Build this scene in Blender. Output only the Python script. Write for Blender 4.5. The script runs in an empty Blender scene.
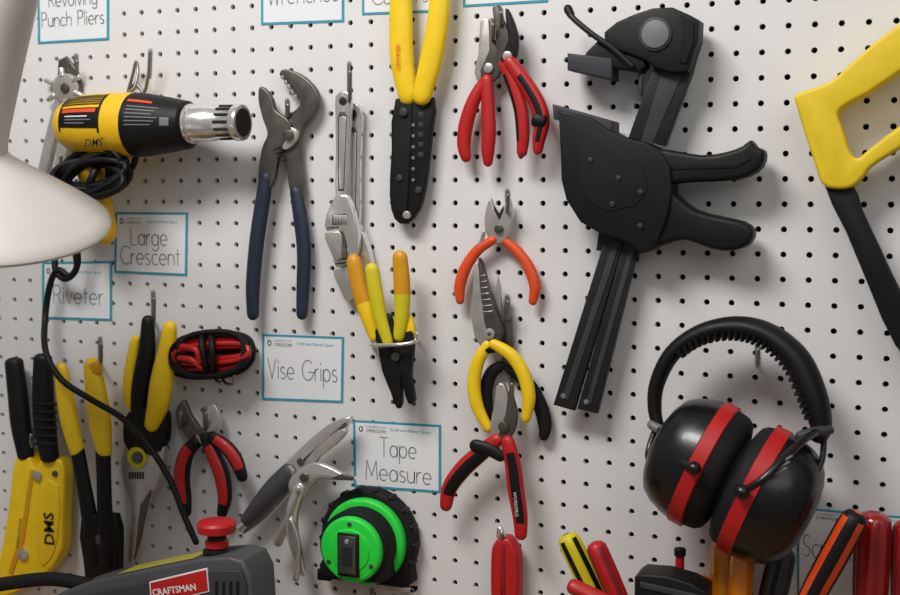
import bpy, bmesh, math, random
from mathutils import Vector, Matrix
random.seed(7)
sc = bpy.context.scene
try:
    sc.view_settings.view_transform = 'Standard'
except Exception: pass
# ------------------------------------------------------------ camera
FPX = 1250.0
TH = math.radians(21.0); PH = math.radians(4.9)
FW = Vector((-math.sin(TH)*math.cos(PH), math.cos(TH)*math.cos(PH), -math.sin(PH)))
RT = FW.cross(Vector((0,0,1))).normalized()
UP = RT.cross(FW).normalized()
CAM = Vector((0,0,1.4)) - FW*1.40
cd = bpy.data.cameras.new('camera'); cam = bpy.data.objects.new('camera', cd)
sc.collection.objects.link(cam); sc.camera = cam
cam.location = CAM; cam.rotation_euler = FW.to_track_quat('-Z','Y').to_euler()
cd.sensor_width = 36; cd.lens = FPX/900*36; cd.clip_start = 0.05
cd.dof.use_dof=True; cd.dof.focus_distance=1.36; cd.dof.aperture_fstop=5.6
# measurements taken on the photo are rectified onto planes parallel to the board (d = mm in front of board)
def W(x, y, d=0.0):
    v = FW + RT*((x-450)/FPX) - UP*((y-297.5)/FPX)
    t = (-d/1000.0 - CAM.y)/v.y
    return CAM + v*t
def S(x, y, d=0.0):
    v = FW + RT*((x-450)/FPX) - UP*((y-297.5)/FPX)
    return (-d/1000.0 - CAM.y)/v.y/FPX
# ------------------------------------------------------------ materials
def lin(h):
    h = h.lstrip('#'); o=[]
    for i in (0,2,4):
        c = int(h[i:i+2],16)/255
        o.append(c/12.92 if c<=0.04045 else ((c+0.055)/1.055)**2.4)
    return (*o,1)
MC = {}
def mat(name, col, rough=0.5, metal=0.0, var=0.12, bump=0.05, scale=60, coat=0.0, trans=0.0, spec=0.5):
    if name in MC: return MC[name]
    m = bpy.data.materials.new(name); m.use_nodes = True
    nt = m.node_tree; b = nt.nodes['Principled BSDF']
    tc = nt.nodes.new('ShaderNodeTexCoord')
    n = nt.nodes.new('ShaderNodeTexNoise'); n.inputs['Scale'].default_value = scale; n.inputs['Detail'].default_value = 5
    nt.links.new(tc.outputs['Object'], n.inputs['Vector'])
    mx = nt.nodes.new('ShaderNodeMix'); mx.data_type='RGBA'
    c = lin(col)
    mx.inputs[6].default_value = tuple(max(0,v*(1-var)) for v in c[:3])+(1,)
    mx.inputs[7].default_value = tuple(min(1,v*(1+var)) for v in c[:3])+(1,)
    nt.links.new(n.outputs['Fac'], mx.inputs[0]); nt.links.new(mx.outputs[2], b.inputs['Base Color'])
    mr = nt.nodes.new('ShaderNodeMapRange'); mr.inputs[3].default_value = max(0.03,rough-0.1); mr.inputs[4].default_value = min(1,rough+0.12)
    nt.links.new(n.outputs['Fac'], mr.inputs[0]); nt.links.new(mr.outputs[0], b.inputs['Roughness'])
    b.inputs['Metallic'].default_value = metal
    b.inputs['Coat Weight'].default_value = coat
    b.inputs['Specular IOR Level'].default_value = spec
    b.inputs['Transmission Weight'].default_value = trans
    if bump>0:
        n2 = nt.nodes.new('ShaderNodeTexNoise'); n2.inputs['Scale'].default_value = scale*8
        nt.links.new(tc.outputs['Object'], n2.inputs['Vector'])
        bp = nt.nodes.new('ShaderNodeBump'); bp.inputs['Strength'].default_value = bump; bp.inputs['Distance'].default_value=0.002
        nt.links.new(n2.outputs['Fac'], bp.inputs['Height']); nt.links.new(bp.outputs[0], b.inputs['Normal'])
    MC[name]=m; return m
BOARD = mat('pegboard_paint','#dad9d8',0.5,var=0.03,bump=0.05,scale=25)
DARKB = mat('hole_shade_backing','#080706',0.9)  # near-black, so the wall colour itself gives the shade seen through the holes
BLK = mat('black_plastic','#0d0d0f',0.5,spec=.3)
BLK2 = mat('black_rubber','#141416',0.68,spec=.26)
GBLK = mat('gloss_black','#07070a',0.3,coat=0.12)
BAR = mat('gunmetal_bar','#29292c',0.42,metal=0.5)
DGRY = mat('dark_grey','#35363a',0.52,spec=.35)
VGRY = mat('worn_steel_handle','#5c5a60',0.42,metal=0.5)
GRY = mat('mid_grey','#6c6e70',0.5)
STL = mat('steel','#c4c0b9',0.32,metal=0.68,var=0.25,bump=.03)
DSTL = mat('dark_steel','#625e58',0.38,metal=0.7,var=0.35,bump=.04)
CHR = mat('chrome','#e2e0dc',0.2,metal=0.78,bump=.01)
WIRE = mat('zinc_wire','#8e8c88',0.35,metal=0.8)
YEL = mat('yellow_grip','#ecc60c',0.46,coat=0.08)
YEL2 = mat('yellow_body','#e4b50e',0.48,coat=0.05)
YELH = mat('yellow_saw','#dfc018',0.52)
YEL3 = mat('yellow_green_grip','#cdbf18',0.45)
AMB = mat('amber_grip','#cf9212',0.42)
RED = mat('red_grip','#b21315',0.45,coat=0.08)
DRED = mat('dark_red','#7e1014',0.42)
ORG = mat('orange_grip','#d84a18',0.44,coat=0.1)
BLU = mat('navy_grip','#1a2739',0.52,coat=0.05)
GRN = mat('neon_green','#22d640',0.48)
TEAL = mat('teal_ink','#2f95ab',0.6,bump=0)
PAP = mat('paper','#e1e3e5',0.7,var=0.02,bump=0.01)
INK = mat('grey_ink','#86878b',0.8,bump=0)
INK_SHADE = mat('dark_ink_and_shade','#141416',0.8,bump=0)  # dark print, and painted shade for holes and slots in the tools
WHT = mat('white_print','#dcdcdc',0.6,bump=0)
CREAM = mat('enamel_cream','#c8c4bd',0.42,coat=0.15,var=0.03)
CREAMT = mat('yellow_tape','#a8a43c',0.6)
TGRY = mat('tool_grey','#45474a',0.52)
TORG = mat('clear_orange','#d87c0c',0.2,coat=0.5)
TRED = mat('clear_red','#8c1014',0.15,coat=0.6)
# ------------------------------------------------------------ mesh accumulation
class B: pass
g = B()
def begin(name): g.name=name; g.V=[]; g.F=[]; g.M=[]; g.mats=[]
def mi(m):
    if m not in g.mats: g.mats.append(m)
    return g.mats.index(m)
def end(parent=None):
    o = Vector((0,0,0))
    for v in g.V: o += v
    o /= max(1,len(g.V))
    me = bpy.data.meshes.new(g.name)
    me.from_pydata([tuple(v-o) for v in g.V],[],g.F)
    for m in g.mats: me.materials.append(m)
    me.polygons.foreach_set('material_index', g.M)
    bm = bmesh.new(); bm.from_mesh(me); bmesh.ops.recalc_face_normals(bm, faces=bm.faces); bm.to_mesh(me); bm.free()
    me.polygons.foreach_set('use_smooth',[True]*len(me.polygons))
    me.set_sharp_from_angle(angle=math.radians(38))
    ob = bpy.data.objects.new(g.name, me); ob.location=o
    sc.collection.objects.link(ob)
    return ob
def add(vs, fs, m):
    k=len(g.V); g.V += [Vector(v) for v in vs]
    for i,f in enumerate(fs):
        g.F.append([k+a for a in f]); g.M.append(mi(m[i]) if isinstance(m,list) else mi(m))
def cr(P, n, closed):
    L=len(P); out=[]
    rng = range(L) if closed else range(L-1)
    for i in rng:
        if closed: p0,p1,p2,p3=P[i-1],P[i],P[(i+1)%L],P[(i+2)%L]
        else: p0,p1,p2,p3=P[max(i-1,0)],P[i],P[i+1],P[min(i+2,L-1)]
        for k in range(n):
            t=k/n
            out.append([0.5*((2*b)+(c-a)*t+(2*a-5*b+4*c-d)*t*t+(3*b-a-3*c+d)*t**3) for a,b,c,d in zip(p0,p1,p2,p3)])
    if not closed: out.append(list(P[-1]))
    return out
def plate_m(pts, y0, y1, m, b, side=None, seg=3):
    A=sum(pts[i-1][0]*pts[i][1]-pts[i][0]*pts[i-1][1] for i in range(len(pts)))
    if A<0: pts=pts[::-1]
    n=len(pts); N=[]
    for i in range(n):
        a=Vector(pts[i])-Vector(pts[i-1]); c=Vector(pts[(i+1)%n])-Vector(pts[i])
        if a.length<1e-9: a=c
        if c.length<1e-9: c=a
        a.normalize(); c.normalize()
        n1=Vector((-a.y,a.x)); n2=Vector((-c.y,c.x)); s=n1+n2
        if s.length<1e-6: s=n1
        s.normalize(); s/= max(0.5, s.dot(n1)); N.append(s)
    rings=[(0,y0)]
    b=min(b,abs(y0-y1)*0.9)
    for k in range(seg+1):
        an=k/seg*math.pi/2
        rings.append((b*(1-math.cos(an)), y1+b*(1-math.sin(an))))
    vs=[];fs=[];ms=[]
    for off,y in rings:
        for p,s in zip(pts,N): vs.append((p[0]+s.x*off, y, p[1]+s.y*off))
    for r in range(len(rings)-1):
        for i in range(n):
            j=(i+1)%n; fs.append([r*n+i,r*n+j,(r+1)*n+j,(r+1)*n+i]); ms.append(side if (side and r==0) else m)
    fs.append([ (len(rings)-1)*n+i for i in range(n)]); ms.append(m)
    fs.append([i for i in range(n)][::-1]); ms.append(side or m)
    add(vs,fs,ms)
def plate(pts, d0, d1, m, b=1.2, sm=0, side=None, seg=3):
    if sm: pts=cr([list(p) for p in pts], sm, True)
    q=[W(p[0],p[1],d1) for p in pts]
    s=S(pts[0][0],pts[0][1],d1)
    plate_m([(v.x,v.z) for v in q], -d0/1000, -d1/1000, m, b*s, side, seg)
def disc(x,y,r,d0,d1,m,b=0.8,n=28,rz=None,side=None,seg=2):
    c=W(x,y,d1); s=S(x,y,d1); rz=rz or r
    plate_m([(c.x+r*s*math.cos(2*math.pi*i/n), c.z+rz*s*math.sin(2*math.pi*i/n)) for i in range(n)], -d0/1000,-d1/1000,m,b*s,side,seg)
def sweep(P,R,m,flat=1,seg=16,cap=1.0,closed=False,mf=None,ny=None,par=None):
    n=len(P)
    if cap>0 and not closed:
        T0=(P[1]-P[0]).normalized(); T1=(P[-1]-P[-2]).normalized()
        pre=[];post=[]
        for a in (90,60,30):
            a=math.radians(a)
            pre.append((P[0]-T0*R[0]*cap*math.sin(a), R[0]*max(0.02,math.cos(a))))
            post.insert(0,(P[-1]+T1*R[-1]*cap*math.sin(a), R[-1]*max(0.02,math.cos(a))))
        P=[p for p,_ in pre]+P+[p for p,_ in post]; R=[r for _,r in pre]+R+[r for _,r in post]
        par=[par[0]]*3+par+[par[-1]]*3
        n=len(P)
    Ts=[]
    for i in range(n):
        if closed: t=P[(i+1)%n]-P[i-1]
        else: t=P[min(i+1,n-1)]-P[max(i-1,0)]
        if t.length<1e-9: t=Vector((0,0,1))
        Ts.append(t.normalized())
    Y=Vector((0,1,0)) if ny is None else ny
    n1=Ts[0].cross(Y)
    if n1.length<0.05: n1=Ts[0].cross(Vector((1,0,0)))
    n1.normalize()
    vs=[];fs=[];ms=[]
    for i in range(n):
        if i: n1=(n1-Ts[i]*n1.dot(Ts[i]))
        if n1.length<1e-6: n1=Ts[i].orthogonal()
        n1.normalize(); n2=Ts[i].cross(n1)
        for k in range(seg):
            a=2*math.pi*k/seg
            vs.append(P[i]+n1*R[i]*math.cos(a)+n2*R[i]*flat*math.sin(a))
    rr = n if closed else n-1
    for i in range(rr):
        for k in range(seg):
            j=(i+1)%n; l=(k+1)%seg
            fs.append([i*seg+k,i*seg+l,j*seg+l,j*seg+k])
            ms.append(mf(0.5*(par[i]+par[j]), 2*math.pi*(k+0.5)/seg) if mf else m)
    if not closed:
        fs.append(list(range(seg))[::-1]); ms.append(ms[0]); fs.append([(n-1)*seg+k for k in range(seg)]); ms.append(ms[-2])
    add(vs,fs,ms)
def tube(pts, m, d=10, flat=1, seg=16, n=6, cap=1.0, closed=False, mf=None, lin_=False):
    Q=[]
    for p in pts:
        dd=p[3] if len(p)>3 else d
        w=W(p[0],p[1],dd); Q.append([w.x,w.y,w.z,p[2]*S(p[0],p[1],dd)])
    if not lin_: Q=cr(Q,n,closed)
    P=[Vector(q[:3]) for q in Q]; R=[max(q[3],1e-5) for q in Q]
    par=[i/(len(P)-1) for i in range(len(P))]
    sweep(P,R,m,flat,seg,cap,closed,mf,None,par)
def lathe(p0,p1,prof,m,flat=1,seg=36,mf=None):
    a=W(*p0); b=W(*p1); s=S(*p0)
    P=[a.lerp(b,t) for t,r in prof]; R=[max(r,0.05)*s for t,r in prof]
    for i in range(1,len(P)):
        if (P[i]-P[i-1]).length<1e-6: P[i]=P[i]+(b-a).normalized()*1e-5
    sweep(P,R,m,flat,seg,0,False,mf,None,[t for t,r in prof])
def hook(x,y,L,out=38,r=2.0,m=WIRE):
    tube([(x,y,r,2.3),(x,y+L*0.5,r,2.3),(x,y+L,r,2.3)],m,seg=10)
    tube([(x,y+L,r,2.6),(x,y+L,r,5),(x+0.3,y+L,r,out*0.55),(x+0.8,y+L-2,r,out-5),(x+1,y+L*0.6,r,out),(x+1,y+L*0.25,r,out+3)],m,seg=10)
def screw(x,y,r,d0,d1,m=DSTL):
    disc(x,y,r,d0,d1,m,0.6,20)
    plate([(x-r*.6,y-r*.15),(x+r*.6,y-r*.15),(x+r*.6,y+r*.15),(x-r*.6,y+r*.15)],d1-0.2,d1+0.15,INK_SHADE,0)  # slot is a flat dark bar, its shade painted on
def btext(s,x,y,size,d,m,rot=0,width=None,shear=0,bold=0):
    cu=bpy.data.curves.new('t','FONT'); cu.body=s; cu.size=1; cu.shear=shear; cu.offset=bold; cu.resolution_u=2
    ob=bpy.data.objects.new('t',cu); sc.collection.objects.link(ob)
    bpy.context.view_layer.update()
    me=ob.to_mesh(); vs=[v.co.copy() for v in me.vertices]; fs=[list(p.vertices) for p in me.polygons]
    ob.to_mesh_clear(); bpy.data.objects.remove(ob); bpy.data.curves.remove(cu)
    if not vs: return
    w=max(v.x for v in vs)
    o=W(x,y,d); sc_=S(x,y,d); k=size*sc_; kx=k
    if width: kx=width*sc_/w
    c,sn=math.cos(rot),math.sin(rot)
    add([(o.x+(v.x*kx)*c-(v.y*k)*sn, o.y, o.z+(v.x*kx)*sn+(v.y*k)*c) for v in vs],fs,m)
# stroke font ------------------------------------------------
def arc(cx,cy,rx,ry,a0,a1,n=12):
    return [(cx+rx*math.cos(math.radians(a0+(a1-a0)*i/n)),cy+ry*math.sin(math.radians(a0+(a1-a0)*i/n))) for i in range(n+1)]
O_=arc(.27,.3,.27,.3,0,360,20)
GL={
'a':(.54,[O_,[(.54,.6),(.54,0)]]),'c':(.45,[arc(.27,.3,.27,.3,50,310)]),'e':(.54,[[(0,.3),(.54,.3)]+arc(.27,.3,.27,.3,0,310,18)]),
'g':(.54,[O_,[(.54,.6),(.54,-.1)]+arc(.29,-.1,.25,.2,0,-150,8)]),'h':(.48,[[(0,1),(0,0)],[(0,.3)]+arc(.24,.36,.24,.24,180,0,8)+[(.48,0)]]),
'i':(.05,[[(.02,.6),(.02,0)],[(.02,.8),(.02,.88)]]),'l':(.05,[[(.02,1),(.02,0)]]),
'n':(.48,[[(0,.6),(0,0)],[(0,.3)]+arc(.24,.36,.24,.24,180,0,8)+[(.48,0)]]),'o':(.54,[O_]),
'p':(.54,[O_,[(0,.6),(0,-.32)]]),'r':(.28,[[(0,.6),(0,0)],arc(.28,.32,.28,.28,180,90,6)]),
's':(.38,[arc(.19,.45,.17,.15,40,270,8)+arc(.19,.15,.19,.15,90,-140,8)]),
't':(.3,[[(.13,.85),(.13,0)],[(0,.6),(.3,.6)]]),'u':(.48,[[(0,.6),(0,.24)]+arc(.24,.24,.24,.24,180,360,8)+[(.48,.6)],[(.48,.6),(.48,0)]]),
'v':(.46,[[(0,.6),(.23,0),(.46,.6)]]),
'C':(.7,[arc(.45,.5,.45,.5,45,315,16)]),'G':(.85,[arc(.45,.5,.45,.5,45,350,16)+[(.5,.42)]]),'L':(.45,[[(0,1),(0,0),(.45,0)]]),
'M':(.8,[[(0,0),(.08,1),(.4,.2),(.72,1),(.8,0)]]),'P':(.5,[[(0,0),(0,1),(.25,1)]+arc(.25,.74,.25,.26,90,-90,8)+[(0,.48)]]),
'R':(.55,[[(0,0),(0,1),(.25,1)]+arc(.25,.74,.25,.26,90,-90,8)+[(0,.48)],[(.25,.48),(.55,0)]]),
'T':(.6,[[(0,1),(.6,1)],[(.3,1),(.3,0)]]),'V':(.66,[[(0,1),(.33,0),(.66,1)]]),'W':(.9,[[(0,1),(.22,0),(.45,.8),(.68,0),(.9,1)]]),
'S':(.5,[arc(.25,.74,.22,.26,40,270,8)+arc(.25,.25,.25,.23,90,-140,8)]),'d':(.54,[O_,[(.54,1),(.54,0)]]),'w':(.7,[[(0,.6),(.18,0),(.35,.5),(.52,0),(.7,.6)]]),' ':(.35,[])}
def stext(s,x0,x1,y,h,d,m=INK,w=1.05):
    tot=sum(GL[c][0]+.16 for c in s)-.16
    a=W(x0,y,d); b=W(x1,y,d); sc_=S(x0,y,d); kx=(b.x-a.x)/tot; kz=h*sc_; hw=w*sc_/2
    cx=0
    for c in s:
        wd,st=GL[c]
        for pl in st:
            q=[Vector((a.x+(cx+p[0])*kx, a.z+p[1]*kz)) for p in pl]
            for i in range(len(q)-1):
                t=q[i+1]-q[i]
                if t.length<1e-7: continue
                t.normalize(); nn=Vector((-t.y,t.x))*hw; e=t*hw*.6
                v=[q[i]-e+nn,q[i]-e-nn,q[i+1]+e-nn,q[i+1]+e+nn]
                add([(k.x,-d/1000,k.y) for k in v],[[0,1,2,3]],m)
        cx+=wd+.16
def label(c, lines, name='tool_label', header=True):
    begin(name)
    plate(c,0.3,0.8,TEAL,0)
    cx=sum(p[0] for p in c)/4; cy=sum(p[1] for p in c)/4
    q=[(p[0]+(2.4 if p[0]<cx else -2.4), p[1]+(2.4 if p[1]<cy else -2.4)) for p in c]
    plate(q,0.5,1.0,PAP,0)
    if header:
        x0,y0=c[0]; 
        ww=c[1][0]-x0
        disc(x0+ww*.09,y0+9,2.3,0.9,1.15,INK_SHADE,0,16,3.0); disc(x0+ww*.09,y0+9,1.2,1.0,1.2,PAP,0,16,1.8)
        btext('UNIVERSITY OF',x0+ww*.15,y0+7.6,3.2,1.2,INK,width=ww*.24)
        btext('OREGON',x0+ww*.15,y0+12,4.6,1.2,INK_SHADE,width=ww*.24)
        btext('Craft and Maker Space',x0+ww*.42,y0+11,4.4,1.2,TEAL,width=ww*.5)
    for t,x0,x1,y,h in lines: stext(t,x0,x1,y,h,1.2)
    end()
# ============================================================ room: wall + pegboard
def boxobj(name,x0,x1,y0,y1,z0,z1,m):
    begin(name)
    vs=[(x,y,z) for x in (x0,x1) for y in (y0,y1) for z in (z0,z1)]
    add(vs,[[0,1,3,2],[4,6,7,5],[0,4,5,1],[2,3,7,6],[0,2,6,4],[1,5,7,3]],m); return end()
PW=0.0254
nx0,nx1,nz0,nz1=-34,26,-18,20
boxobj('wall_back',-2.0,2.0,0.03,0.12,0.0,2.6,DARKB)
boxobj('floor',-2.0,2.0,-2.2,0.03,-0.05,0.0,mat('floor_concrete','#8a8580',0.7))
K=16; hr=0.0031; vs=[];fs=[]
ofx,ofz=0.006,0.004
for ix in range(nx0,nx1):
    for iz in range(nz0,nz1):
        cx=ix*PW+ofx; cz=1.4+iz*PW+ofz; k0=len(vs)
        for q in [(1,1),(-1,1),(-1,-1),(1,-1)]: vs.append((cx+q[0]*PW/2,0,cz+q[1]*PW/2))
        for yy in (0,0.006):
            for k in range(K):
                a=2*math.pi*k/K; vs.append((cx+hr*math.cos(a),yy,cz+hr*math.sin(a)))
        C=lambda k: k0+4+(k%K)
        D=lambda k: k0+4+K+(k%K)
        for q in range(4):
            mid=2+q*4
            for k in range(mid-2,mid+2): fs.append([k0+q,C(k+1),C(k)])
            fs.append([k0+q,k0+(q+1)%4,C(mid+2)])
        for k in range(K): fs.append([C(k),C(k+1),D(k+1),D(k)])
me=bpy.data.meshes.new('pegboard'); me.from_pydata(vs,[],fs); me.materials.append(BOARD)
bm=bmesh.new(); bm.from_mesh(me); bmesh.ops.remove_doubles(bm,verts=bm.verts,dist=1e-5); bmesh.ops.recalc_face_normals(bm,faces=bm.faces)
x0=nx0*PW+ofx-PW/2; x1=(nx1-1)*PW+ofx+PW/2; z0=1.4+nz0*PW+ofz-PW/2; z1=1.4+(nz1-1)*PW+ofz+PW/2
bm.to_mesh(me); bm.free()
if sum(p.normal.y for p in me.polygons if abs(p.normal.y)>.9)>0: me.flip_normals()
ob=bpy.data.objects.new('pegboard',me); sc.collection.objects.link(ob)
FURR=mat('furring_wood','#6b4d33',0.7)
boxobj('trim_1',x0,x1,0.0065,0.03,z0,z0+0.02,FURR)
boxobj('trim_2',x0,x1,0.0065,0.03,z1-0.02,z1,FURR)
WOOD=mat('bench_wood','#8b6a45',0.6)
ZB=z0
begin('workbench')
def bx(x0,x1,y0,y1,z0,z1,m):
    vs=[(x,y,z) for x in (x0,x1) for y in (y0,y1) for z in (z0,z1)]
    add(vs,[[0,1,3,2],[4,6,7,5],[0,4,5,1],[2,3,7,6],[0,2,6,4],[1,5,7,3]],m)
bx(-1.0,0.75,-0.55,0.029,ZB-0.04,ZB,WOOD)
for lx in (-0.95,0.64):
    for ly in (-0.52,-0.1): bx(lx,lx+0.07,ly,ly+0.07,0,ZB-0.04,WOOD)
end()
# ============================================================ labels
label([(37,-28),(109,-30),(109,40),(38,44)],[('Revolving',49,97,7,14),('Punch Pliers',42,104,27,14)],header=False)
label([(261,-45),(344,-48),(344,22),(261,25)],[('Wrenches',268,338,5,16)],header=False)
label([(362,-55),(441,-60),(441,12),(362,15)],[('Cutters',372,428,5,16)],header=False)
label([(463,-65),(548,-70),(548,2),(463,7)],[],header=False)
label([(115,212),(188,212.5),(187,276),(114,273)],[('Large',131,167,245,18),('Crescent',121,180,264,18)])
label([(42,262),(112,261),(112,321),(42,319)],[('Riveter',54,103,303,18)])
label([(262,334),(344,337),(343,403),(262,400)],[('Vise Grips',268,337,378,20)])
label([(353,420),(441,425),(441,493),(354,487)],[('Tape',380,416,456,19),('Measure',366,431,479,19)])
label([(797,507),(920,518),(920,620),(797,605)],[('Screwdrivers',803,900,556,22)])
# ============================================================ desk lamp
begin('desk_lamp')
c0=W(-9,219,300); s0=S(-9,219,300)
ax=Vector((0.20,-0.26,0.945)).normalized()
ax2=Vector((0.40,-0.20,0.895)).normalized()
def lam(prof,m,c=c0,seg=64,ax=ax):
    P=[c+ax*(h*s0) for h,r in prof]; R=[max(r,.1)*s0 for h,r in prof]
    for i in range(1,len(P)):
        if (P[i]-P[i-1]).length<1e-6: P[i]=P[i]+ax*1e-5
    vs=[];fs=[]
    n1=ax.orthogonal().normalized(); n2=ax.cross(n1)
    for p,r in zip(P,R):
        for k in range(seg):
            a=2*math.pi*k/seg; vs.append(p+n1*r*math.cos(a)+n2*r*math.sin(a))
    for i in range(len(P)-1):
        for k in range(seg):
            l=(k+1)%seg; fs.append([i*seg+k,i*seg+l,(i+1)*seg+l,(i+1)*seg+k])
    add(vs,fs,m)
lam([(-3,111),(-6,115),(-3,116.5),(1,115),(8,106),(18,92),(29,76),(40,59),(50,44),(58,32),(65,23),(70,19),(74,17),(74,10),(68,14),(59,26),(48,41),(37,58),(26,74),(14,91),(5,103),(0,111),(-3,111)],CREAM)
lam([(-5,0),(-5,17),(0,19),(5,19),(8,18),(30,18),(60,19),(90,20),(130,22),(180,24),(195,20),(202,8),(206,0)],CREAM,c=c0+ax*(72*s0),ax=ax2)
lam([(20,0),(20,16),(30,24),(45,24),(56,14),(70,10),(76,0)],mat('lamp_bulb','#f2eee2',0.3))
def rod(a,b,r,m):
    sweep([a,a.lerp(b,.5),b],[r]*3,m,1,14,0.6,False,None,None,[0,.5,1])
top=c0+ax*(72*s0)+ax2*(190*s0)
el=Vector((top.x-0.36,top.y-0.02,top.z+0.10)); bs=Vector((top.x-0.41,top.y+0.05,ZB))
rod(top,el,.007,CREAM); rod(top+Vector((0,.02,0)),el+Vector((0,.02,0)),.007,CREAM)
rod(el,bs+Vector((0,0,.03)),.008,CREAM)
sweep([bs+Vector((0,0,h)) for h in (0,.001,.02,.03,.034)],[.085,.09,.088,.06,.015],CREAM,1,40,0,False,None,None,[0,.2,.5,.8,1])
end()
# ============================================================ revolving punch pliers (behind the heat gun)
begin('revolving_punch_pliers')
hook(76,55,26,14)
disc(64,88,15,6,12,STL,1.5); disc(64,88,5,12,15,DSTL,1)
for k in range(6):
    a=k*math.pi/3+.4
    tube([(64+12*math.cos(a),88+12*math.sin(a),3.2),(64+20*math.cos(a),88+20*math.sin(a),2.6)],CHR,d=10,n=2,cap=.3)
plate([(58,60),(66,56),(78,72),(82,92),(70,100),(56,96)],3,6,DSTL)
tube([(60,98,5),(52,130,6),(44,165,6),(38,185,5)],CHR,d=7,flat=.4)
tube([(68,98,5),(66,130,6),(60,165,6),(58,180,5)],CHR,d=7,flat=.4)
end()
# ============================================================ wire hooks
begin('pegboard_hook')
tube([(128,92,1.6,4),(133,74,1.6,12),(136,62,1.6,16),(138,72,1.6,22),(134,88,1.6,28),(128,92,1.6,30)],WIRE)
tube([(150,50,1.8,2.3),(149,75,1.8,2.3)],WIRE); tube([(143,95,1.6,3),(146,88,1.6,12),(149,70,1.6,22),(150,52,1.6,26)],WIRE)
tube([(128,92,1.5,2.5),(136,84,1.5,3),(144,94,1.5,3)],WIRE)
end()
# ============================================================ heat gun
begin('heat_gun')
D=58
def hgm(s,a):
    return YEL2 if s<0.60 else BLK
GP=[(0,6),(.01,14),(.04,21),(.1,26.5),(.2,29.5),(.35,31),(.5,31.5),(.56,31.5),(.597,31.4),(.603,31.4),(.64,31),(.7,30),(.85,26.5),(.94,24),(.98,23),(1.0,19)]
GA=(61,125,D); GB=(191,125,D)
lathe(GA,GB,GP,BLK,mf=hgm,seg=48)
lathe((187,124,D),(243,122.5,D),[(0,18),(.03,20),(.12,20),(.14,18),(.5,17.5),(.52,16.5),(.85,16),(.9,18),(.97,18),(1,17.5),(1,14.5),(.8,14)],CHR)
for k in range(14):
    a=k*2*math.pi/14
    if math.cos(a)>-.2:
        s=S(233,122.6,D)
        p0=W(222,122.7,D)+Vector((0,-math.cos(a),math.sin(a)))*16.6*s; p1=W(235,122.5,D)+Vector((0,-math.cos(a),math.sin(a)))*16.4*s
        sweep([p0,p0.lerp(p1,.5),p1],[.0017]*3,INK_SHADE,1,8,.8,False,None,None,[0,.5,1])
lathe((236,122.6,D),(243.5,122.5,D),[(0,2),(.1,12),(1,14.2)],INK_SHADE)  # black cone paints the shade inside the nozzle mouth
ga=W(*GA); gb=W(*GB); gs=S(*GA)
def grad(t):
    for i in range(len(GP)-1):
        if GP[i][0]<=t<=GP[i+1][0]:
            u=(t-GP[i][0])/max(1e-6,GP[i+1][0]-GP[i][0]); return GP[i][1]*(1-u)+GP[i+1][1]*u
    return 20
def wrapband(t0,t1,a0,a1,m,lift=.0006):
    """patch hugging the barrel; angles in degrees, 0 = facing the room, + = up"""
    NA=10; NT=8; vs=[];fs=[]
    for j in range(NT+1):
        t=t0+(t1-t0)*j/NT; c=ga.lerp(gb,t); r=grad(t)*gs+lift
        for i in range(NA+1):
            a=math.radians(a0+(a1-a0)*i/NA); vs.append(c+Vector((0,-math.cos(a),math.sin(a)))*r)
    for j in range(NT):
        for i in range(NA): k=j*(NA+1)+i; fs.append([k,k+1,k+NA+2,k+NA+1])
    add(vs,fs,m)
for i in range(6): wrapband(.13,.44,36+i*5.2,38.8+i*5.2,BLK)
wrapband(.12,.135,-16,68,BLK); wrapband(.435,.45,-16,68,BLK)
wrapband(.13,.44,-8,30,BLK,.0005)
wrapband(.15,.42,20,27,ORG,.0012); wrapband(.18,.36,12,14,WHT,.0010); wrapband(.18,.39,6,8,GRY,.0010); wrapband(.18,.34,0,2,GRY,.0010)
wrapband(.63,.80,43,49,ORG)
for i in range(6): wrapband(.64,.86-.02*(i%3),32-i*7,34-i*7,GRY)
wrapband(.88,.94,-4,14,GRY)
btext('DMS',84,147,11,D+36,INK_SHADE,rot=.05,shear=.3,bold=.005)
tube([(84,140,17),(88,158,15),(93,180,13),(99,205,13),(104,232,13)],YEL2,d=44,flat=1.1)
tube([(102,150,7),(110,163,6),(110,178,5)],BLK,d=44,flat=1.0)
for i in range(8):
    cx=94+random.uniform(-5,6); cy=177+random.uniform(-7,8); rx=random.uniform(26,40); ry=random.uniform(13,23); tl=random.uniform(-.5,.3)
    pts=[]
    for k in range(10):
        a=2*math.pi*k/10; u,v=rx*math.cos(a),ry*math.sin(a)
        pts.append((cx+u*math.cos(tl)-v*math.sin(tl), cy+u*math.sin(tl)+v*math.cos(tl), 3.3, 62+12*math.sin(a+i)+i*1.5))
    tube(pts,BLK,closed=True,seg=10,n=4)
tube([(100,160,4,60),(92,178,4,74),(84,198,4,66)],BLK)
tube([(110,190,3.2,50),(88,205,3.2,44),(76,230,3.2,36),(78,262,3.2,30),(70,276,3.2,26),(58,270,3.2,26),(50,285,3.2,26),(45,320,3.2,30),(46,352,3.2,66),(62,380,3.2,76),(92,400,3.2,76),(122,418,3.2,76),(148,445,3.2,72),(170,480,3.2,70),(184,515,3.2,70),(196,542,3.2,70)],BLK,seg=10)
tube([(55,258,3.2,20),(56,272,3.2,24),(66,279,3.2,26),(76,270,3.2,30),(76,255,3.2,30)],BLK,seg=10)
hook(60,150,26,30)
end()
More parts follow.
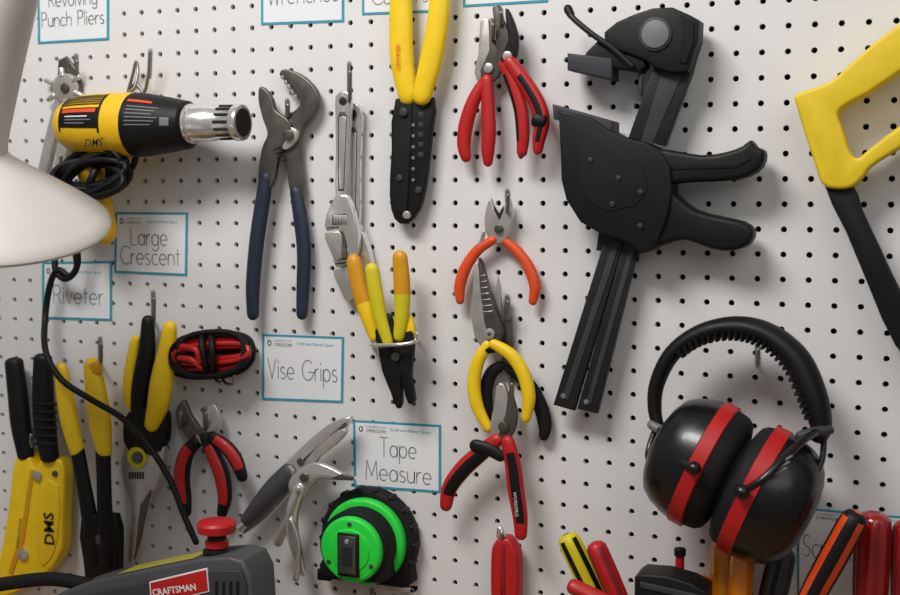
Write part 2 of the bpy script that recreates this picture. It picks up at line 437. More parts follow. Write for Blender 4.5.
# ============================================================ tongue and groove pliers
begin('tongue_and_groove_pliers')
plate([(281,70),(290,70),(304,77),(316,90),(318,104),(312,117),(304,126),(300,140),(300,160),(303,196),(291,196),(285,165),(279,147),(277,130),(285,117),(296,109),(300,101),(292,87),(280,77)],10,17,DSTL,1.5,sm=3)
plate([(259,87),(265,89),(272,99),(275,110),(286,118),(291,128),(284,142),(278,158),(272,186),(258,186),(261,150),(267,134),(262,118),(258,100)],17,23,DSTL,1.5,sm=3)
plate([(284,125),(296,130),(297,137),(292,146),(284,150),(279,143),(280,132)],17,22,STL,1,sm=3)
disc(287,135,5.5,22,27,DSTL); 
for i in range(5): plate([(280+i*3.2,76+i*5),(283+i*3.2,75+i*5),(284+i*3.2,78+i*5),(281+i*3.2,79+i*5)],9,17.6,STL,.3)
for i in range(4): tube([(274+i*1.5,150+i*4,.8),(281+i*1.5,147+i*4,.8)],INK_SHADE,d=22.8,n=1)
tube([(266,178,7),(263,200,8),(257,240,8),(253,285,7.6),(253,314,6.5)],BLU,d=20,flat=.75)
tube([(296,192,6.5),(300,215,7.5),(304,250,7.6),(303,290,7),(302,314,6)],BLU,d=14,flat=.75)
hook(287,100,22,20)
end()
# ============================================================ adjustable wrenches
def wrench(x,y,ang,k,d,name='adjustable_wrench',wk=1.0):
    begin(name)
    c,s=math.cos(ang),math.sin(ang)
    T=lambda L:[(x+k*(u*wk*c-v*s), y+k*(u*wk*s+v*c)) for u,v in L]
    plate(T([(-9,7),(-6,1),(0,-1),(6,1),(9,7),(8.5,20),(7,60),(6,112),(-6,112),(-7,60),(-8.5,20)]),d,d+6,CHR,1.2,sm=2)
    plate(T([(-5,24),(-3,20),(3,20),(5,24),(3.4,100),(-3.4,100)]),d+5.8,d+6.2,DSTL,.1)
    plate(T([(-3.8,25),(3.8,25),(2.6,98),(-2.6,98)]),d+5.9,d+6.6,CHR,.3)
    p=T([(0,9)])[0]; disc(p[0],p[1],4.6*k,d+5,d+6.5,DSTL,.2); disc(p[0],p[1],3.3*k,d+5.5,d+6.8,INK_SHADE,.2)  # hanging hole is a black disc, shade painted in
    plate(T([(-6,104),(6,104),(10,111),(14,120),(17,131),(20,145),(20,156),(16,170),(11,169),(9,160),(6,149),(3,141),(-2,138),(-15,141),(-18,135),(-16,124),(-11,113)]),d-1,d+8,CHR,1.3,sm=1)
    plate(T([(-18,143),(-2,140.5),(1,144),(2,152),(2,167),(-3,171),(-8,167),(-13,157),(-17,149)]),d,d+7.5,STL,1.1,sm=1)
    plate(T([(-9,124),(6,123),(7,133),(-9,134.5)]),d+7.8,d+8.2,INK_SHADE,.1)  # dark plate paints the shade of the knurl window
    for i in range(5):
        q=T([(-7+i*3,124.5),(-6.2+i*3,133)]); tube([(q[0][0],q[0][1],1.4),(q[1][0],q[1][1],1.4)],STL,d=d+8.4,n=1,cap=.3,flat=.7)
    plate(T([(-16,137.5),(-2,135.8),(-2,136.8),(-16,138.5)]),d+7.9,d+8.3,INK_SHADE,0)  # dark strip painted as shade in the jaw slit
    end()
wrench(352,104,.0,1.16,8,wk=.92)
wrench(343,92,.02,.99,20,wk=.9)
begin('pegboard_hook'); hook(349,63,38,36); end()
# ============================================================ big wire stripper / crimper
begin('wire_stripper')
tube([(401,-20,11),(401,20,12.5),(402,60,12.5),(408,95,10.5)],YEL,d=18,flat=.55)
tube([(441,-20,10),(438,20,11.5),(431,60,12),(422,95,10.5)],YEL,d=24,flat=.55)
plate([(395,99),(432,97),(431,130),(427,170),(424,190),(418,210),(406,224),(394,219),(389,195),(391,150)],12,20,BLK,2,sm=2)
plate([(396,104),(412,103),(410,160),(407,214),(396,212),(392,190)],19,22,BLK2,1.5)
for i in range(6): disc(413,125+i*11,1.8,19.5,21,GRY,.3,12)
for i in range(5): plate([(418,112+i*10),(423,112+i*10),(423,117+i*10),(418,117+i*10)],19,20.4,DGRY,.3)
disc(406,215,4,20,25,STL); disc(403,112,4.5,20,25,DGRY); disc(422,105,3,19,23,DGRY)
disc(399,178,3.5,20,24,DGRY); disc(418,190,3.5,20,22.5,DGRY)
btext('CRIMPER',400,70,6.5,27,ORG,rot=math.pi/2,bold=.0)
end()
# ============================================================ red pliers pair
begin('lineman_pliers')
plate([(480,22),(487,18),(492,25),(496,45),(500,62),(494,80),(480,84),(474,72),(478,55)],12,19,STL,1.5,sm=2)
plate([(488,20),(494,22),(502,40),(503,60),(497,78),(484,82),(480,70),(489,50)],16,22,DSTL,1.3,sm=2)
disc(488,68,5,19,25,STL)
tube([(486,80,6),(474,100,7),(466,125,7.6),(464,145,7),(466,157,5.5)],RED,d=18,flat=.8)
tube([(487,80,6),(488,105,7),(489,130,7.4),(488,150,7),(488,162,5)],RED,d=23,flat=.8)
hook(492,20,20,34)
end()
def grip(red,blk,lo=1.1,hi=2.1):
    return lambda t,a: blk if (lo<a<hi and .12<t<.85) else red
begin('diagonal_cutting_pliers')
plate([(492,8),(498,5),(503,20),(510,35),(515,52),(512,66),(500,70),(496,50),(495,30)],22,29,DSTL,1.5,sm=2)
plate([(505,8),(510,14),(517,35),(516,55),(508,66),(500,60),(508,40),(506,25)],25,32,BLK,1.3,sm=2)
disc(507,56,5,29,35,STL)
tube([(505,64,7),(514,85,7.5),(521,110,7.5),(523,135,7),(522,152,5.5)],RED,d=26,flat=.8,mf=grip(RED,BLK,1.8,4))
tube([(510,62,7),(526,84,8),(538,105,8.5),(542,122,8),(539,140,6.5),(538,150,5)],RED,d=31,flat=.8,mf=grip(RED,BLK,1.0,1.9))
tube([(535,119,7.5),(544,122,7.5)],BLK,d=34,flat=.7,n=2,cap=.4)
hook(500,8,20,34)
end()
# ============================================================ bar clamp
begin('bar_clamp')
plate([(655,62),(693,70),(665,146),(628,138)],24,34,BAR,1.5)
plate([(664,66),(684,70),(652,145),(640,143)],33,35,DGRY,.6)
plate([(608,228),(626,234),(574,411),(553,405)],22,30,BAR,1.5)
plate([(626,234),(640,240),(597,414),(577,409)],22,30,BAR,1.5)
plate([(614,240),(620,242),(568,400),(562,398)],30,31,DGRY,.4)
plate([(630,246),(635,247),(591,404),(586,403)],30,31,DGRY,.4)
disc(563,396,2.6,30,31.5,GRY,.3); disc(586,402,2.6,30,31.5,GRY,.3)
plate([(600,220),(640,230),(638,262),(596,250)],24,29,BAR,1)
plate([(604,32),(616,22),(634,14),(652,8),(672,7),(690,15),(699,20),(698,40),(692,58),(688,72),(672,73),(654,68),(644,60),(622,52),(604,46)],18,46,BLK,2.5,sm=1)
disc(655,34,17,45,48,DGRY,1); disc(655,34,14,47,49.5,GRY,1)
plate([(680,14),(694,22),(694,40),(686,64),(680,62),(684,38)],45,48,BLK2,1)
plate([(598,40),(640,50),(646,66),(640,72),(600,66),(578,70),(586,52)],20,42,BLK,2)
plate([(567,53),(612,58),(612,80),(567,70)],14,44,DGRY,2)
tube([(568,9,3,40),(573,18,3,44),(592,34,3,46),(612,48,3,46),(632,66,3,44)],BAR)
tube([(568,9,4.5,40),(571,15,4,42)],BLK,n=2)
plate([(552,104),(612,121),(612,137),(553,119)],14,46,DGRY,2)
plate([(558,110),(572,113),(590,117),(606,128),(622,137),(645,142),(660,150),(670,166),(672,190),(668,215),(660,236),(652,250),(640,254),(628,243),(612,237),(597,232),(580,222),(566,200),(561,180),(560,150)],16,50,BLK,2.2,sm=1,seg=3)
plate([(578,140),(600,146),(630,156),(644,168),(648,190),(636,206),(606,212),(586,200),(578,180)],49.5,51,BLK2,1.0)
plate([(645,150),(670,150),(700,155),(725,152),(742,146),(750,140),(756,147),(763,150),(764,160),(756,172),(735,180),(700,182),(672,184),(655,192),(640,180)],20,46,BLK,5,sm=2,seg=4)
plate([(640,190),(662,184),(676,196),(694,210),(720,217),(742,222),(753,231),(749,244),(733,251),(710,249),(685,240),(660,246),(645,252),(636,240)],20,46,BLK,5,sm=2,seg=4)
plate([(672,162),(735,162),(750,156),(750,160),(735,168),(672,170)],45,47,BLK2,.8)
for p in ((590,160),(618,178),(640,192),(612,204),(640,226)): screw(p[0],p[1],2.8,50,52.5,DGRY)
hook(640,70,26,30)
end()
# ============================================================ hacksaw
begin('hacksaw')
plate([(960,-20),(925,5),(880,38),(852,62),(832,80),(813,88),(795,95),(797,108),(806,138),(815,165),(822,184),(836,189),(852,187),(864,176),(872,166),(900,148),(960,112),(960,92),(900,126),(868,150),(858,158),(850,152),(843,130),(838,114),(846,105),(870,92),(905,68),(930,52),(960,32)],16,44,YELH,4,sm=3,seg=4)
plate([(950,30),(962,-20),(990,-10),(990,110),(955,112),(962,80)],16,44,YELH,5,sm=3)
plate([(824,184),(852,184),(862,210),(880,248),(905,300),(950,375),(938,395),(895,345),(870,290),(846,232)],22,36,BLK,2,sm=2)
hook(880,60,22,30)
end()
# ============================================================ ear muffs
begin('ear_muffs')
C=(734,480); ux,uy=0.885,0.466
E0=(C[0]-90*ux,C[1]-90*uy,72); E1=(C[0]+90*ux,C[1]+90*uy,82)
def tt(v): return (v+92)/184
prof=[(-89,3),(-88,24),(-84,38),(-77,50),(-66,57),(-52,62),(-41,64),(-40,65.5),(-25,65.5),(-24,63),(-12,61),(-6,57),(-3,50),(-2,44),(1,44),(2,50),(5,58),(10,62),(17,64),(18,67.5),(34,67.5),(35,66),(48,65),(60,62),(72,56),(80,47),(85,36),(88,22),(89,3)]
def em(s,a):
    v=s*184-92
    if -40.5<v<-24.2 or 17.3<v<34.5: return RED
    if -24<v<17: return BLK2
    return GBLK
lathe(E0,E1,[(tt(v),r) for v,r in prof],GBLK,flat=.9,seg=48,mf=em)
band=[(661,432,5,62),(655,412,6.5,58),(657,384,7.5,56),(673,353,8.5,55),(702,333,9.5,54),(738,327,11,54),(770,336,12.5,56),(797,360,14,60),(813,395,14,64),(821,425,11,68),(818,440,8,70)]
tube(band,BLK,flat=1.5,seg=18,n=6,cap=.4)
bq=cr([list(b) for b in band],5,False)
for i in range(16,44):
    p=bq[i]; q=bq[i+1]; tx,ty=q[0]-p[0],q[1]-p[1]; L=math.hypot(tx,ty); tx/=L; ty/=L
    nx,ny_=-ty,tx
    x,y=p[0]+nx*(p[2]*.95),p[1]+ny_*(p[2]*.95)
    tube([(x-nx*5,y-ny_*5,2.4,p[3]+4),(x+nx*2,y+ny_*2,2.2,p[3]+4)],BLK2,n=1,flat=6,seg=10,cap=.6)
tube([(652,425,5,66),(662,431,5,70),(672,436,4,76)],GRY)
tube([(800,436,5,90),(815,432,5.5,86),(829,430,5,78)],DGRY)
tube([(660,430,3.4,72),(664,446,3.4,96),(680,462,3.6,128),(694,468,3.6,142)],GBLK)
tube([(694,468,7,140),(694,468,7,146)],GBLK,n=1)
tube([(820,430,3.6,80),(804,440,4,112),(780,462,4,142),(762,480,4,154),(742,492,4,152)],GBLK)
tube([(742,492,8,148),(742,492,8,155)],GBLK,n=1)
tube([(655,430,3.2,60),(648,455,3.2,74),(655,470,3.2,100)],GBLK)
tube([(824,435,3.2,70),(822,460,3.2,86),(812,480,3.2,100)],GBLK)
for i in range(3): tube([(776+i*3,474-i*6,1.2,146-i*2),(786+i*3,468-i*6,1.2,142-i*2)],GRY,n=1)
hook(757,345,20,84)
end()
# ============================================================ mini pliers, orange grips
begin('mini_cutting_pliers')
plate([(490,198),(493,206),(499,215),(504,206),(508,197),(511,208),(511,224),(506,240),(496,244),(488,238),(484,224),(486,208)],10,17,STL,1.5,sm=2)
disc(498,229,4.5,17,21,DSTL); plate([(494,206),(499,214),(503,206),(503,210),(499,220),(494,210)],16,18,INK_SHADE,.2)
tube([(493,240,4.5),(478,250,5.5),(466,267,6),(460,285,6),(460,300,4.5)],ORG,d=16,flat=.85)
tube([(504,240,4.5),(518,252,5.5),(529,268,6),(535,286,6),(533,301,4.5)],ORG,d=13,flat=.85)
tube([(484,232,2),(480,246,2)],STL,d=18)
hook(507,190,22,28)
end()
# ============================================================ long nose pliers, yellow grips
begin('long_nose_pliers.001')
plate([(505,298),(508,298),(511,325),(513,350),(509,372),(502,372),(501,345)],8,14,DSTL,1.0)
tube([(504,365,5),(492,372,6.5),(486,390,7),(487,415,6.5)],BLK2,d=11,flat=.8)
tube([(508,368,5),(528,384,7),(540,405,7.5),(545,425,7),(544,436,5)],BLK2,d=11,flat=.8)
hook(507,296,24,20)
end()
begin('long_nose_pliers')
plate([(475,262),(478,263),(481,290),(485,314),(490,326),(490,346),(480,346),(474,336),(471,318),(472,290)],18,26,STL,1.2)
plate([(478,258),(481,263),(489,292),(498,318),(502,332),(498,344),(490,346),(484,322),(480,290)],18,28,DSTL,1.2)
for i in range(7): tube([(480.5+i*.4,276+i*6,.45),(485+i*1.3,275+i*6,.45)],STL,d=28.2,n=1)
disc(489,334,5.5,26,31,STL); disc(489,334,2,30,32,DSTL)
plate([(494,298),(498,276),(501,290),(501,310),(498,312)],14,17,STL,.8)
tube([(488,345,5.5),(478,362,6.6),(474,385,7),(478,408,6.6),(488,428,5)],YEL,d=24,flat=.8)
tube([(494,344,5.5),(512,356,6.8),(524,375,7.2),(529,398,6.8),(526,418,5)],YEL,d=27,flat=.8)
tube([(484,350,4.5),(495,348,4.5)],BLK,d=24)
end()
# ============================================================ red/black pliers
begin('combination_pliers')
plate([(496,386),(503,384),(509,400),(512,420),(511,436),(502,444),(492,440),(490,424),(494,404)],28,34,STL,1.5,sm=2)
plate([(509,388),(513,398),(517,415),(514,432),(506,442),(498,436),(505,415)],32,37,DSTL,1.2,sm=2)
disc(503,427,5.5,36,40,DSTL)
tube([(497,440,7),(482,452,8.5),(464,468,9),(450,487,8.2),(446,505,6.5)],RED,d=34,flat=.75,mf=grip(RED,BLK,.5,1.9))
tube([(508,442,7),(513,465,8.5),(516,490,8.8),(520,515,8),(521,534,6.5)],RED,d=38,flat=.75,mf=grip(RED,BLK,.9,2.1))
tube([(476,446,7),(490,450,7),(500,456,6)],BLK,d=39,flat=.6)
btext('WORKPRO',513,492,5,46,WHT,rot=-math.pi/2+.1)
hook(511,378,26,36)
end()
begin('utility_pliers')
tube([(499,536,3,20),(500,528,2.6,22),(503,537,3,24)],CHR)
plate([(490,556),(493,544),(500,538),(509,539),(515,548),(518,560),(518,600),(512,660),(503,680),(496,660),(490,600)],14,30,RED,5,sm=3,seg=4)
plate([(502,545),(505,545),(505,650),(502,650)],29.5,31,DRED,.5)
hook(501,530,16,28)
end()
# ============================================================ tape measure: one thick coaxial case, black rubber + green shells
begin('tape_measure')
tc_=W(349,551,68); ts=S(349,551,68)
tx_,tz_=tc_.x,tc_.z
def tD(r,d0,d1,m,b=3):
    r=r*ts; o=[]
    for k in range(26):
        a=math.radians(-25+230*k/25); o.append((tx_+r*math.cos(a),tz_+r*math.sin(a)))
    o+=[(tx_-r*1.02,tz_-r*.55),(tx_-r*1.0,tz_-r*.80),(tx_-r*.85,tz_-r*.88),(tx_+r*.75,tz_-r*.88),(tx_+r*.95,tz_-r*.76)]
    plate_m(o,-d0/1000,-d1/1000,m,b*ts,None,4)
def tC(r,d0,d1,m,b=2,cx=0,cz=0):
    r=r*ts
    plate_m([(tx_+cx*ts+r*math.cos(2*math.pi*i/44),tz_+cz*ts+r*math.sin(2*math.pi*i/44)) for i in range(44)],-d0/1000,-d1/1000,m,b*ts,None,4)
tD(53,4,22,BLK2,4)
tC(45,20,32,GRN,4)
tD(38,30,58,BLK2,3)
tC(33.5,57,66,GRN,4)
tC(22,65,67.5,GRN,1.5)
for k in range(3):
    a=math.radians(90+120*k); tC(2.3,65,67.6,DSTL,.5,27*math.cos(a),27*math.sin(a))
for k in range(12):
    a=math.radians(-22+20.5*k); P0=Vector((tx_+52*ts*math.cos(a),-.007,tz_+52*ts*math.sin(a))); P1=P0.copy(); P1.y=-.020
    sweep([P0,P0.lerp(P1,.5),P1],[.0038]*3,BLK,1,10,.5,False,None,None,[0,.5,1])
def tR(x0,x1,z0_,z1_,d0,d1,m,b=.8): plate_m([(tx_+x0*ts,tz_+z0_*ts),(tx_+x1*ts,tz_+z0_*ts),(tx_+x1*ts,tz_+z1_*ts),(tx_+x0*ts,tz_+z1_*ts)],-d0/1000,-d1/1000,m,b*ts)
tR(-12,11,-26,18,67,71,BLK,1.5); tR(-10,9,-23,16,70.5,72.5,DSTL,1); tR(-5.5,5,-15,5,72.2,73,INK_SHADE,.3)
tC(2.4,72.3,73.8,STL,.4,-.5,10.5)
tR(24,52,-50,-46,9,20,STL,.4); tR(48,52,-56,-46,9,20,STL,.4)
tR(-42,-28,-38,-27,40,56,BLK,2)
end()
begin('pegboard_hook'); hook(372,590,14,20); end()
# ============================================================ wire strippers hanging jaws-down
begin('wire_stripper.001')
tube([(354,262,8),(360,290,9),(368,315,8.5),(374,336,6)],AMB,d=34,flat=.7,mf=lambda t,a: AMB if t<.5 else YEL)
tube([(372,270,7.5),(376,295,7.8),(381,320,7),(388,342,5.5)],YEL3,d=42,flat=.7)
tube([(400,258,8),(402,285,8.8),(402,312,8),(399,336,6)],AMB,d=38,flat=.7,mf=lambda t,a: AMB if t<.45 else YEL3)
tube([(388,318,5),(392,335,6),(396,350,6)],BLK,d=36,flat=.6)
tube([(408,318,5),(410,330,6),(408,345,5)],YEL,d=34,flat=.6)
plate([(374,330),(386,328),(396,338),(408,330),(413,334),(412,356),(410,376),(414,400),(408,404),(402,385),(400,374),(401,404),(396,408),(390,392),(382,372),(378,350)],30,38,BLK,1.5,sm=2)
disc(395,357,4.5,38,42,DSTL)
plate([(372,334),(380,332),(386,362),(380,362)],28,31,STL,1)
tube([(371,342,2,3),(371,345,2,40),(388,345,2,50),(405,344,2,50),(416,341,2,40),(416,339,2,3)],CHR,seg=10)
tube([(416,341,2,40),(417,334,2,44)],CHR,seg=10)
end()
# ============================================================ snips (yellow/black)
begin('aviation_snips')
hook(153,292,28,36)
tube([(170,328,7.5),(167,350,9.5),(162,380,12),(158,405,11.5),(152,424,8)],YEL,d=30,flat=.8)
tube([(148,322,7),(147,350,9),(142,380,10),(139,405,9),(140,425,7)],BLK,d=22,flat=.8)
tube([(136,340,5),(131,370,7),(130,395,7),(135,412,5)],YEL,d=18,flat=.8)
plate([(128,412),(160,408),(166,425),(160,452),(128,452),(122,430)],16,28,BLK,2.5,sm=2)
plate([(124,445),(160,440),(163,462),(158,486),(146,506),(138,540),(133,562),(127,560),(130,525),(132,505),(122,480)],18,26,STL,2,sm=2)
plate([(140,505),(150,490),(140,540),(134,560)],26,29,DSTL,.8)
disc(136,458,11,26,30,YEL3,1); disc(136,458,6,30,34,DSTL,1); disc(150,452,4,26,31,BLK)
for i in range(6): plate([(129+i*2.6,472),(130.4+i*2.6,472),(130.4+i*2.6,479),(129+i*2.6,479)],26,26.8,INK_SHADE,0)
end()
# ============================================================ riveter
begin('hand_riveter')
tube([(14,362,10),(18,395,11),(21,425,11),(26,456,9)],BLK,d=24,flat=.8,cap=.5)
tube([(43,358,10),(43,390,11.5),(45,425,12),(50,458,10)],BLK,d=28,flat=.8,cap=.5)
for i in range(6): tube([(35,404+i*8,1.5),(56,404+i*8,1.5)],BLK2,d=39,n=1)
plate([(14,460),(28,455),(33,468),(42,458),(60,460),(64,480),(62,520),(62,548),(50,570),(30,586),(-5,600),(-15,590),(-2,560),(6,520),(10,490)],12,30,YEL,3,sm=2)
plate([(30,470),(34,470),(24,540),(12,575),(8,572),(20,535)],29.5,31.5,AMB,.5)
plate([(38,488),(58,486),(57,540),(48,562),(38,560)],29.5,32,YEL,1.5,sm=2)
disc(36,476,5,30,34,STL); disc(22,555,6,30,34,STL); disc(54,474,3,30,33,DSTL)
btext('DMS',54,546,17,33,INK_SHADE,rot=math.pi/2,bold=.015)
btext('HAND RIVETER',18,548,4.5,32,INK_SHADE,rot=math.pi/2-.2)
hook(30,430,22,26)
end()
# ============================================================ crimping pliers
begin('crimping_pliers')
tube([(61,370,7.5),(65,395,9.5),(70,422,10),(77,450,8.5)],YEL,d=40,flat=.75)
tube([(92,366,9),(96,392,11.5),(100,422,12),(104,450,9)],YEL,d=44,flat=.75)
tube([(77,448,8),(83,480,8),(90,520,9),(96,560,10)],BLK,d=40,flat=.7)
tube([(103,448,8.5),(104,480,8),(105,520,8.5),(107,560,9)],BLK,d=44,flat=.7)
plate([(80,520),(114,515),(118,550),(114,590),(90,600),(82,560)],34,46,BLK,3,sm=2)
plate([(93,362),(87,366),(86,374),(100,374),(98,364)],46,52,AMB,1)
disc(100,540,6,46,51,DSTL)
hook(100,338,26,46)
end()
# ============================================================ cable coil
begin('cable_coil')
for i in range(26):
    t=i/25; pts=[]; cx=211+random.uniform(-2,2); cy=355+random.uniform(-2,2); rx=39-random.uniform(0,7); ry=3+19*random.random()
    if i<6: ry=21; rx=41
    for k in range(16):
        a=2*math.pi*k/16
        sq=lambda v: math.copysign(abs(v)**.75,v)
        pts.append((cx+rx*sq(math.cos(a)), cy+ry*sq(math.sin(a))-3*math.cos(a), 2.6, 9+i*1.3+3*math.sin(2*a)))
    tube(pts,RED if i in (8,12,15,17,20,22,24) else BLK2,closed=True,seg=9,n=3)
tube([(203,333,3.2,36),(202,345,3.4,50),(205,362,3.4,50),(207,376,3.2,36)],BLK)
tube([(211,333,3.2,36),(212,345,3.4,50),(213,362,3.4,50),(215,376,3.2,36)],BLK)
tube([(182,346,3.2,44),(196,350,3.4,50),(200,362,3.2,48)],RED)
tube([(180,358,3,44),(192,360,3.2,50),(201,368,3,46)],RED)
tube([(222,372,1.6,3),(224,382,1.6,20),(232,384,1.6,36),(234,376,1.6,40)],WIRE)
tube([(214,372,1.6,3),(216,380,1.6,22),(222,383,1.6,36)],WIRE)
end()
# ============================================================ small red/black pliers
begin('side_cutting_pliers')
plate([(180,402),(184,401),(190,415),(199,428),(202,438),(194,444),(186,438),(178,424),(175,412)],16,22,DSTL,1.3,sm=2)
plate([(206,410),(213,404),(218,412),(219,426),(210,440),(200,444),(195,436),(204,425)],19,26,STL,1.3,sm=2)
disc(201,433,5,24,29,DSTL)
tube([(196,442,6.5),(186,455,8),(182,475,8.5),(184,497,8),(186,511,6)],RED,d=23,flat=.8,mf=grip(BLK,RED,.9,2.3))
tube([(206,438,6.5),(214,455,8),(222,475,8.5),(225,497,7.5),(222,513,5.5)],RED,d=26,flat=.8,mf=grip(BLK,RED,.9,2.3))
tube([(212,437,6),(226,447,7.5),(236,460,7.5),(242,476,6)],RED,d=31,flat=.8,mf=grip(BLK,RED,.5,1.8))
hook(205,408,22,32); hook(180,408,20,30)
end()
# ============================================================ locking pliers
begin('locking_pliers')
plate([(350,417),(346,428),(336,434),(322,448),(310,464),(298,478),(286,480),(280,470),(288,460),(302,446),(318,432),(334,421)],22,30,CHR,1.8,sm=2)
plate([(338,430),(346,432),(334,446),(318,458),(310,470),(300,470),(314,450)],24,32,STL,1,sm=2)
plate([(345,422),(347,425),(306,462),(302,460)],30,31.2,DSTL,.2)
disc(300,462,4,30,34,DSTL); disc(291,472,3.5,30,34,STL)
tube([(290,472,10),(276,486,10.5),(262,502,9.5),(247,520,7)],VGRY,d=27,flat=.7)
tube([(296,478,4.5),(280,498,5),(262,516,5),(244,530,4)],CHR,d=20,flat=.6)
tube([(246,522,3.5),(240,528,5)],CHR,d=27,n=2,cap=.3)
end()
begin('locking_pliers.001')
plate([(353,478),(352,481),(332,480),(318,480),(308,490),(302,500),(293,494),(288,482),(298,470),(312,463),(326,466),(340,473)],34,41,CHR,1.6,sm=2)
plate([(340,474),(353,477),(353,480),(330,479)],40,43,DSTL,.8)
disc(303,478,4.5,41,45,DSTL); disc(297,490,3.5,41,45,CHR)
tube([(300,488,7),(293,508,7.5),(292,528,7),(297,552,6.5),(303,572,4)],CHR,d=38,flat=.6)
tube([(292,486,4.5),(295,505,4.5),(284,528,5),(278,542,5)],STL,d=33,flat=.6)
tube([(291,520,3),(299,545,2.5),(296,578,3.5)],STL,d=44)
hook(296,470,20,30)
end()
# ============================================================ grey power tool on bench
begin('power_sander')
o=[(45,600),(70,589),(95,581),(150,569),(200,559),(228,557),(242,561),(250,577),(254,640)]
zb=[W(x,y,200) for x,y in o]
pts=[(v.x,v.z) for v in zb]+[(zb[-1].x+.004,ZB),(zb[0].x-.01,ZB)]
plate_m(pts,-0.150,-0.200,TGRY,0.004)
plate([(70,598),(200,571),(240,570),(246,586),(246,620),(70,640)],198,204,DGRY,2)
L0=[(149,582),(207,568),(209,592),(151,606)]
plate(L0,203,205,WHT,.4); plate([(150.2,583.2),(206,569.8),(207.8,590.8),(152,604.4)],204,205.6,RED,.4)
btext('CRAFTSMAN',153,596,9.5,206,WHT,rot=.235,width=52,bold=.02)
for i in range(4): plate([(215+i*7,582),(218+i*7,581),(218+i*7,612),(215+i*7,612)],203,204.6,BLK,.4)
def topz(x):
    for i in range(len(pts)-3):
        if pts[i][0]<=x<=pts[i+1][0]:
            t=(x-pts[i][0])/(pts[i+1][0]-pts[i][0]); return pts[i][1]*(1-t)+pts[i+1][1]*t
    return pts[5][1]
xa=W(112,585,200).x; xb=W(190,570,200).x; vs=[];fs=[]
for i in range(9):
    x=xa+(xb-xa)*i/8
    vs+= [(x,-.192,topz(x)+.0008),(x,-.156,topz(x)+.0008)]
for i in range(8): fs.append([2*i,2*i+2,2*i+3,2*i+1])
add(vs,fs,CREAMT)
xc=W(217,545,176).x; zc=topz(xc)
def vl(prof,m,x=xc,y=-.176):
    P=[Vector((x,y,z)) for z,r in prof]; sweep(P,[r for z,r in prof],m,1,30,0,False,None,Vector((0,1,0)),[0]*len(prof))
vl([(zc-.004,.015),(zc+.003,.015),(zc+.005,.011),(zc+.018,.010),(zc+.018,.009)],BLK)
vl([(zc+.005,.010),(zc+.007,.0125),(zc+.013,.0125),(zc+.015,.010)],RED)
vl([(zc+.020,.009),(zc+.022,.017),(zc+.023,.020),(zc+.031,.021),(zc+.034,.019),(zc+.035,.011),(zc+.0355,.001)],RED)
vl([(zc+.014,.007),(zc+.021,.007)],BLK)
tube([(-30,590,7,180),(10,583,7,180),(50,579,7,180),(84,584,7,178),(110,592,7,176)],BLK2)
end()
# ============================================================ screwdrivers in rack
rz=W(600,640,40).z
def driver(name,p0,p1,r,m1,m2,d,shaft=True,fl=6,bolster=STL,taper=1.0):
    begin(name)
    a=Vector(W(p0[0],p0[1],d)); b=Vector(W(p1[0],p1[1],d)); s=S(p0[0],p0[1],d)
    prof=[(0,.35),(.015,.7),(.05,.92),(.12,1.0),(.35,1.02),(.6,.98),(.78,.86),(.86,.72),(.92,.8),(.97,.78),(1,.5)]
    P=[a.lerp(b,t) for t,q in prof]; T=(b-a).normalized(); n1=T.cross(Vector((0,1,0))).normalized(); n2=T.cross(n1)
    seg=48; vs=[];fs=[];ms=[]
    for p,(t,q) in zip(P,prof):
        for k in range(seg):
            an=2*math.pi*k/seg; fl_=1-.10*(0.5-0.5*math.cos(an*fl))*(1 if .05<t<.85 else .2)
            vs.append(p+(n1*math.cos(an)+n2*math.sin(an))*(r*s*q*fl_))
    for i in range(len(P)-1):
        for k in range(seg):
            l=(k+1)%seg; fs.append([i*seg+k,i*seg+l,(i+1)*seg+l,(i+1)*seg+k])
            u=(k*fl/seg)%1
            ms.append(m2 if (.3<u<.7 and .04<prof[i][0]<.8) else m1)
    fs.append(list(range(seg))); ms.append(m2); fs.append([(len(P)-1)*seg+k for k in range(seg)]); ms.append(m1)
    add(vs,fs,ms)
    if shaft:
        L=min(0.12,max(.01,(b.z-(rz-.045)-.001)/max(.2,-T.z)))
        e=b+T*L; sweep([b-T*.002,b.lerp(e,.5),e],[.0032]*3,bolster,1,12,.0,False,None,None,[0,.5,1])
    end()
driver('screwdriver',(566,534),(614,632),12,YEL3,BLK,60,fl=5)
driver('screwdriver',(594,542),(636,640),11,RED,DRED,85,fl=4,)
driver('screwdriver',(568,584),(650,624),8.5,RED,RED,120,fl=4)
driver('screwdriver',(724,540),(724,640),14,TORG,AMB,30,fl=6)
driver('screwdriver',(742,552),(738,645),12,TORG,TORG,50,fl=6)
driver('screwdriver',(784,548),(760,650),14,DGRY,BLK,45,fl=6)
driver('screwdriver',(858,512),(792,632),14,BLK,ORG,95,fl=4)
driver('screwdriver',(874,512),(868,640),18,TRED,DRED,60,fl=8)
driver('screwdriver',(909,520),(905,640),16,TRED,DRED,50,fl=8)
driver('screwdriver',(700,576),(700,650),12,ORG,AMB,35,fl=5)
begin('hex_key')
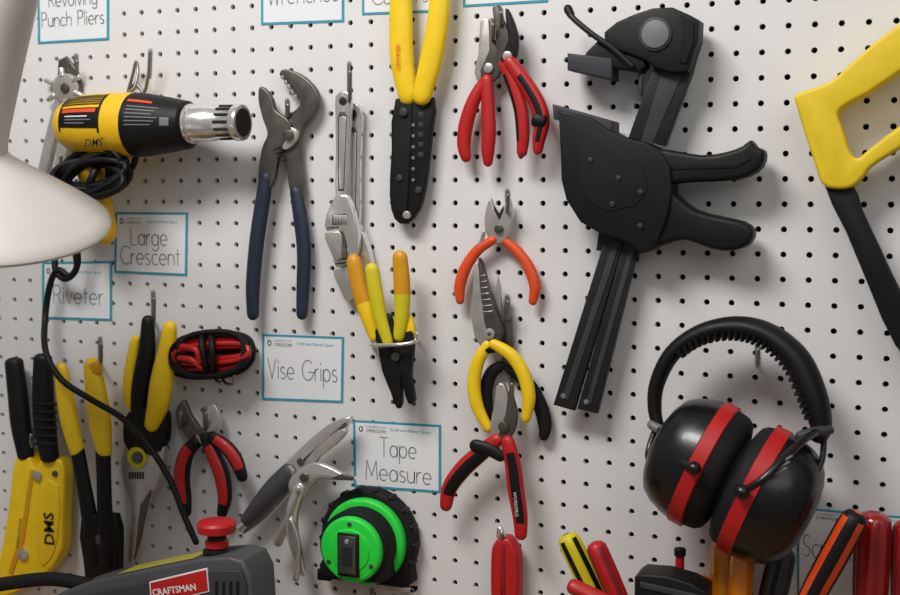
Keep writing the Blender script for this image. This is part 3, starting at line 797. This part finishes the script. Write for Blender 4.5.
tube([(680,549,6),(680,555,6)],BLK,d=50,n=2,cap=.3); tube([(680,557,4.5),(679,590,4.5)],RED,d=50,n=2,cap=.2); tube([(679,590,2),(679,650,2)],STL,d=50,n=2)
end()
begin('socket_case')
c1=[(634,578),(640,574),(666,576),(690,583),(706,592),(706,665),(634,665)]
q=[W(x,y,100) for x,y in c1]; q[-1].z=rz-.045; q[-2].z=rz-.045
plate_m([(v.x,v.z) for v in q],-.064,-.100,BLK,.003)
plate([(640,582),(702,596),(702,602),(640,588)],99,102,DGRY,1)
end()
xL=W(560,650,80).x; xR=W(920,650,80).x
begin('screwdriver_rack')
bx(xL-.02,xR+.03,-.15,-.003,ZB,rz-.045,WOOD)
end()
# ============================================================ lights
def area(name,loc,tgt,size,e,col=(1,1,1),sy=None):
    l=bpy.data.lights.new(name,'AREA'); l.energy=e; l.size=size; l.color=col
    if sy: l.shape='RECTANGLE'; l.size_y=sy
    o=bpy.data.objects.new(name,l); sc.collection.objects.link(o); o.location=loc
    o.rotation_euler=(Vector(tgt)-Vector(loc)).to_track_quat('-Z','Y').to_euler()
area('ceiling_light',(-0.30,-1.15,2.7),(0.1,0,1.38),0.8,27,(1,.97,.945),0.4)
area('ceiling_light.001',(1.3,-1.6,2.6),(0.05,0,1.4),1.4,9,(1,.98,.96))
w=bpy.data.worlds.new('world'); sc.world=w; w.use_nodes=True
nt=w.node_tree; bg=nt.nodes['Background']
tc=nt.nodes.new('ShaderNodeTexCoord'); sp=nt.nodes.new('ShaderNodeSeparateXYZ'); rp=nt.nodes.new('ShaderNodeValToRGB')
nt.links.new(tc.outputs['Generated'],sp.inputs[0]); 
mr=nt.nodes.new('ShaderNodeMapRange'); mr.inputs[1].default_value=-1; mr.inputs[2].default_value=1
nt.links.new(sp.outputs['Z'],mr.inputs[0]); nt.links.new(mr.outputs[0],rp.inputs[0]); nt.links.new(rp.outputs[0],bg.inputs[0])
rp.color_ramp.elements[0].color=(.12,.11,.1,1); rp.color_ramp.elements[1].color=(.9,.89,.88,1)
e=rp.color_ramp.elements.new(.5); e.color=(.56,.555,.55,1)
bg.inputs[1].default_value=0.34
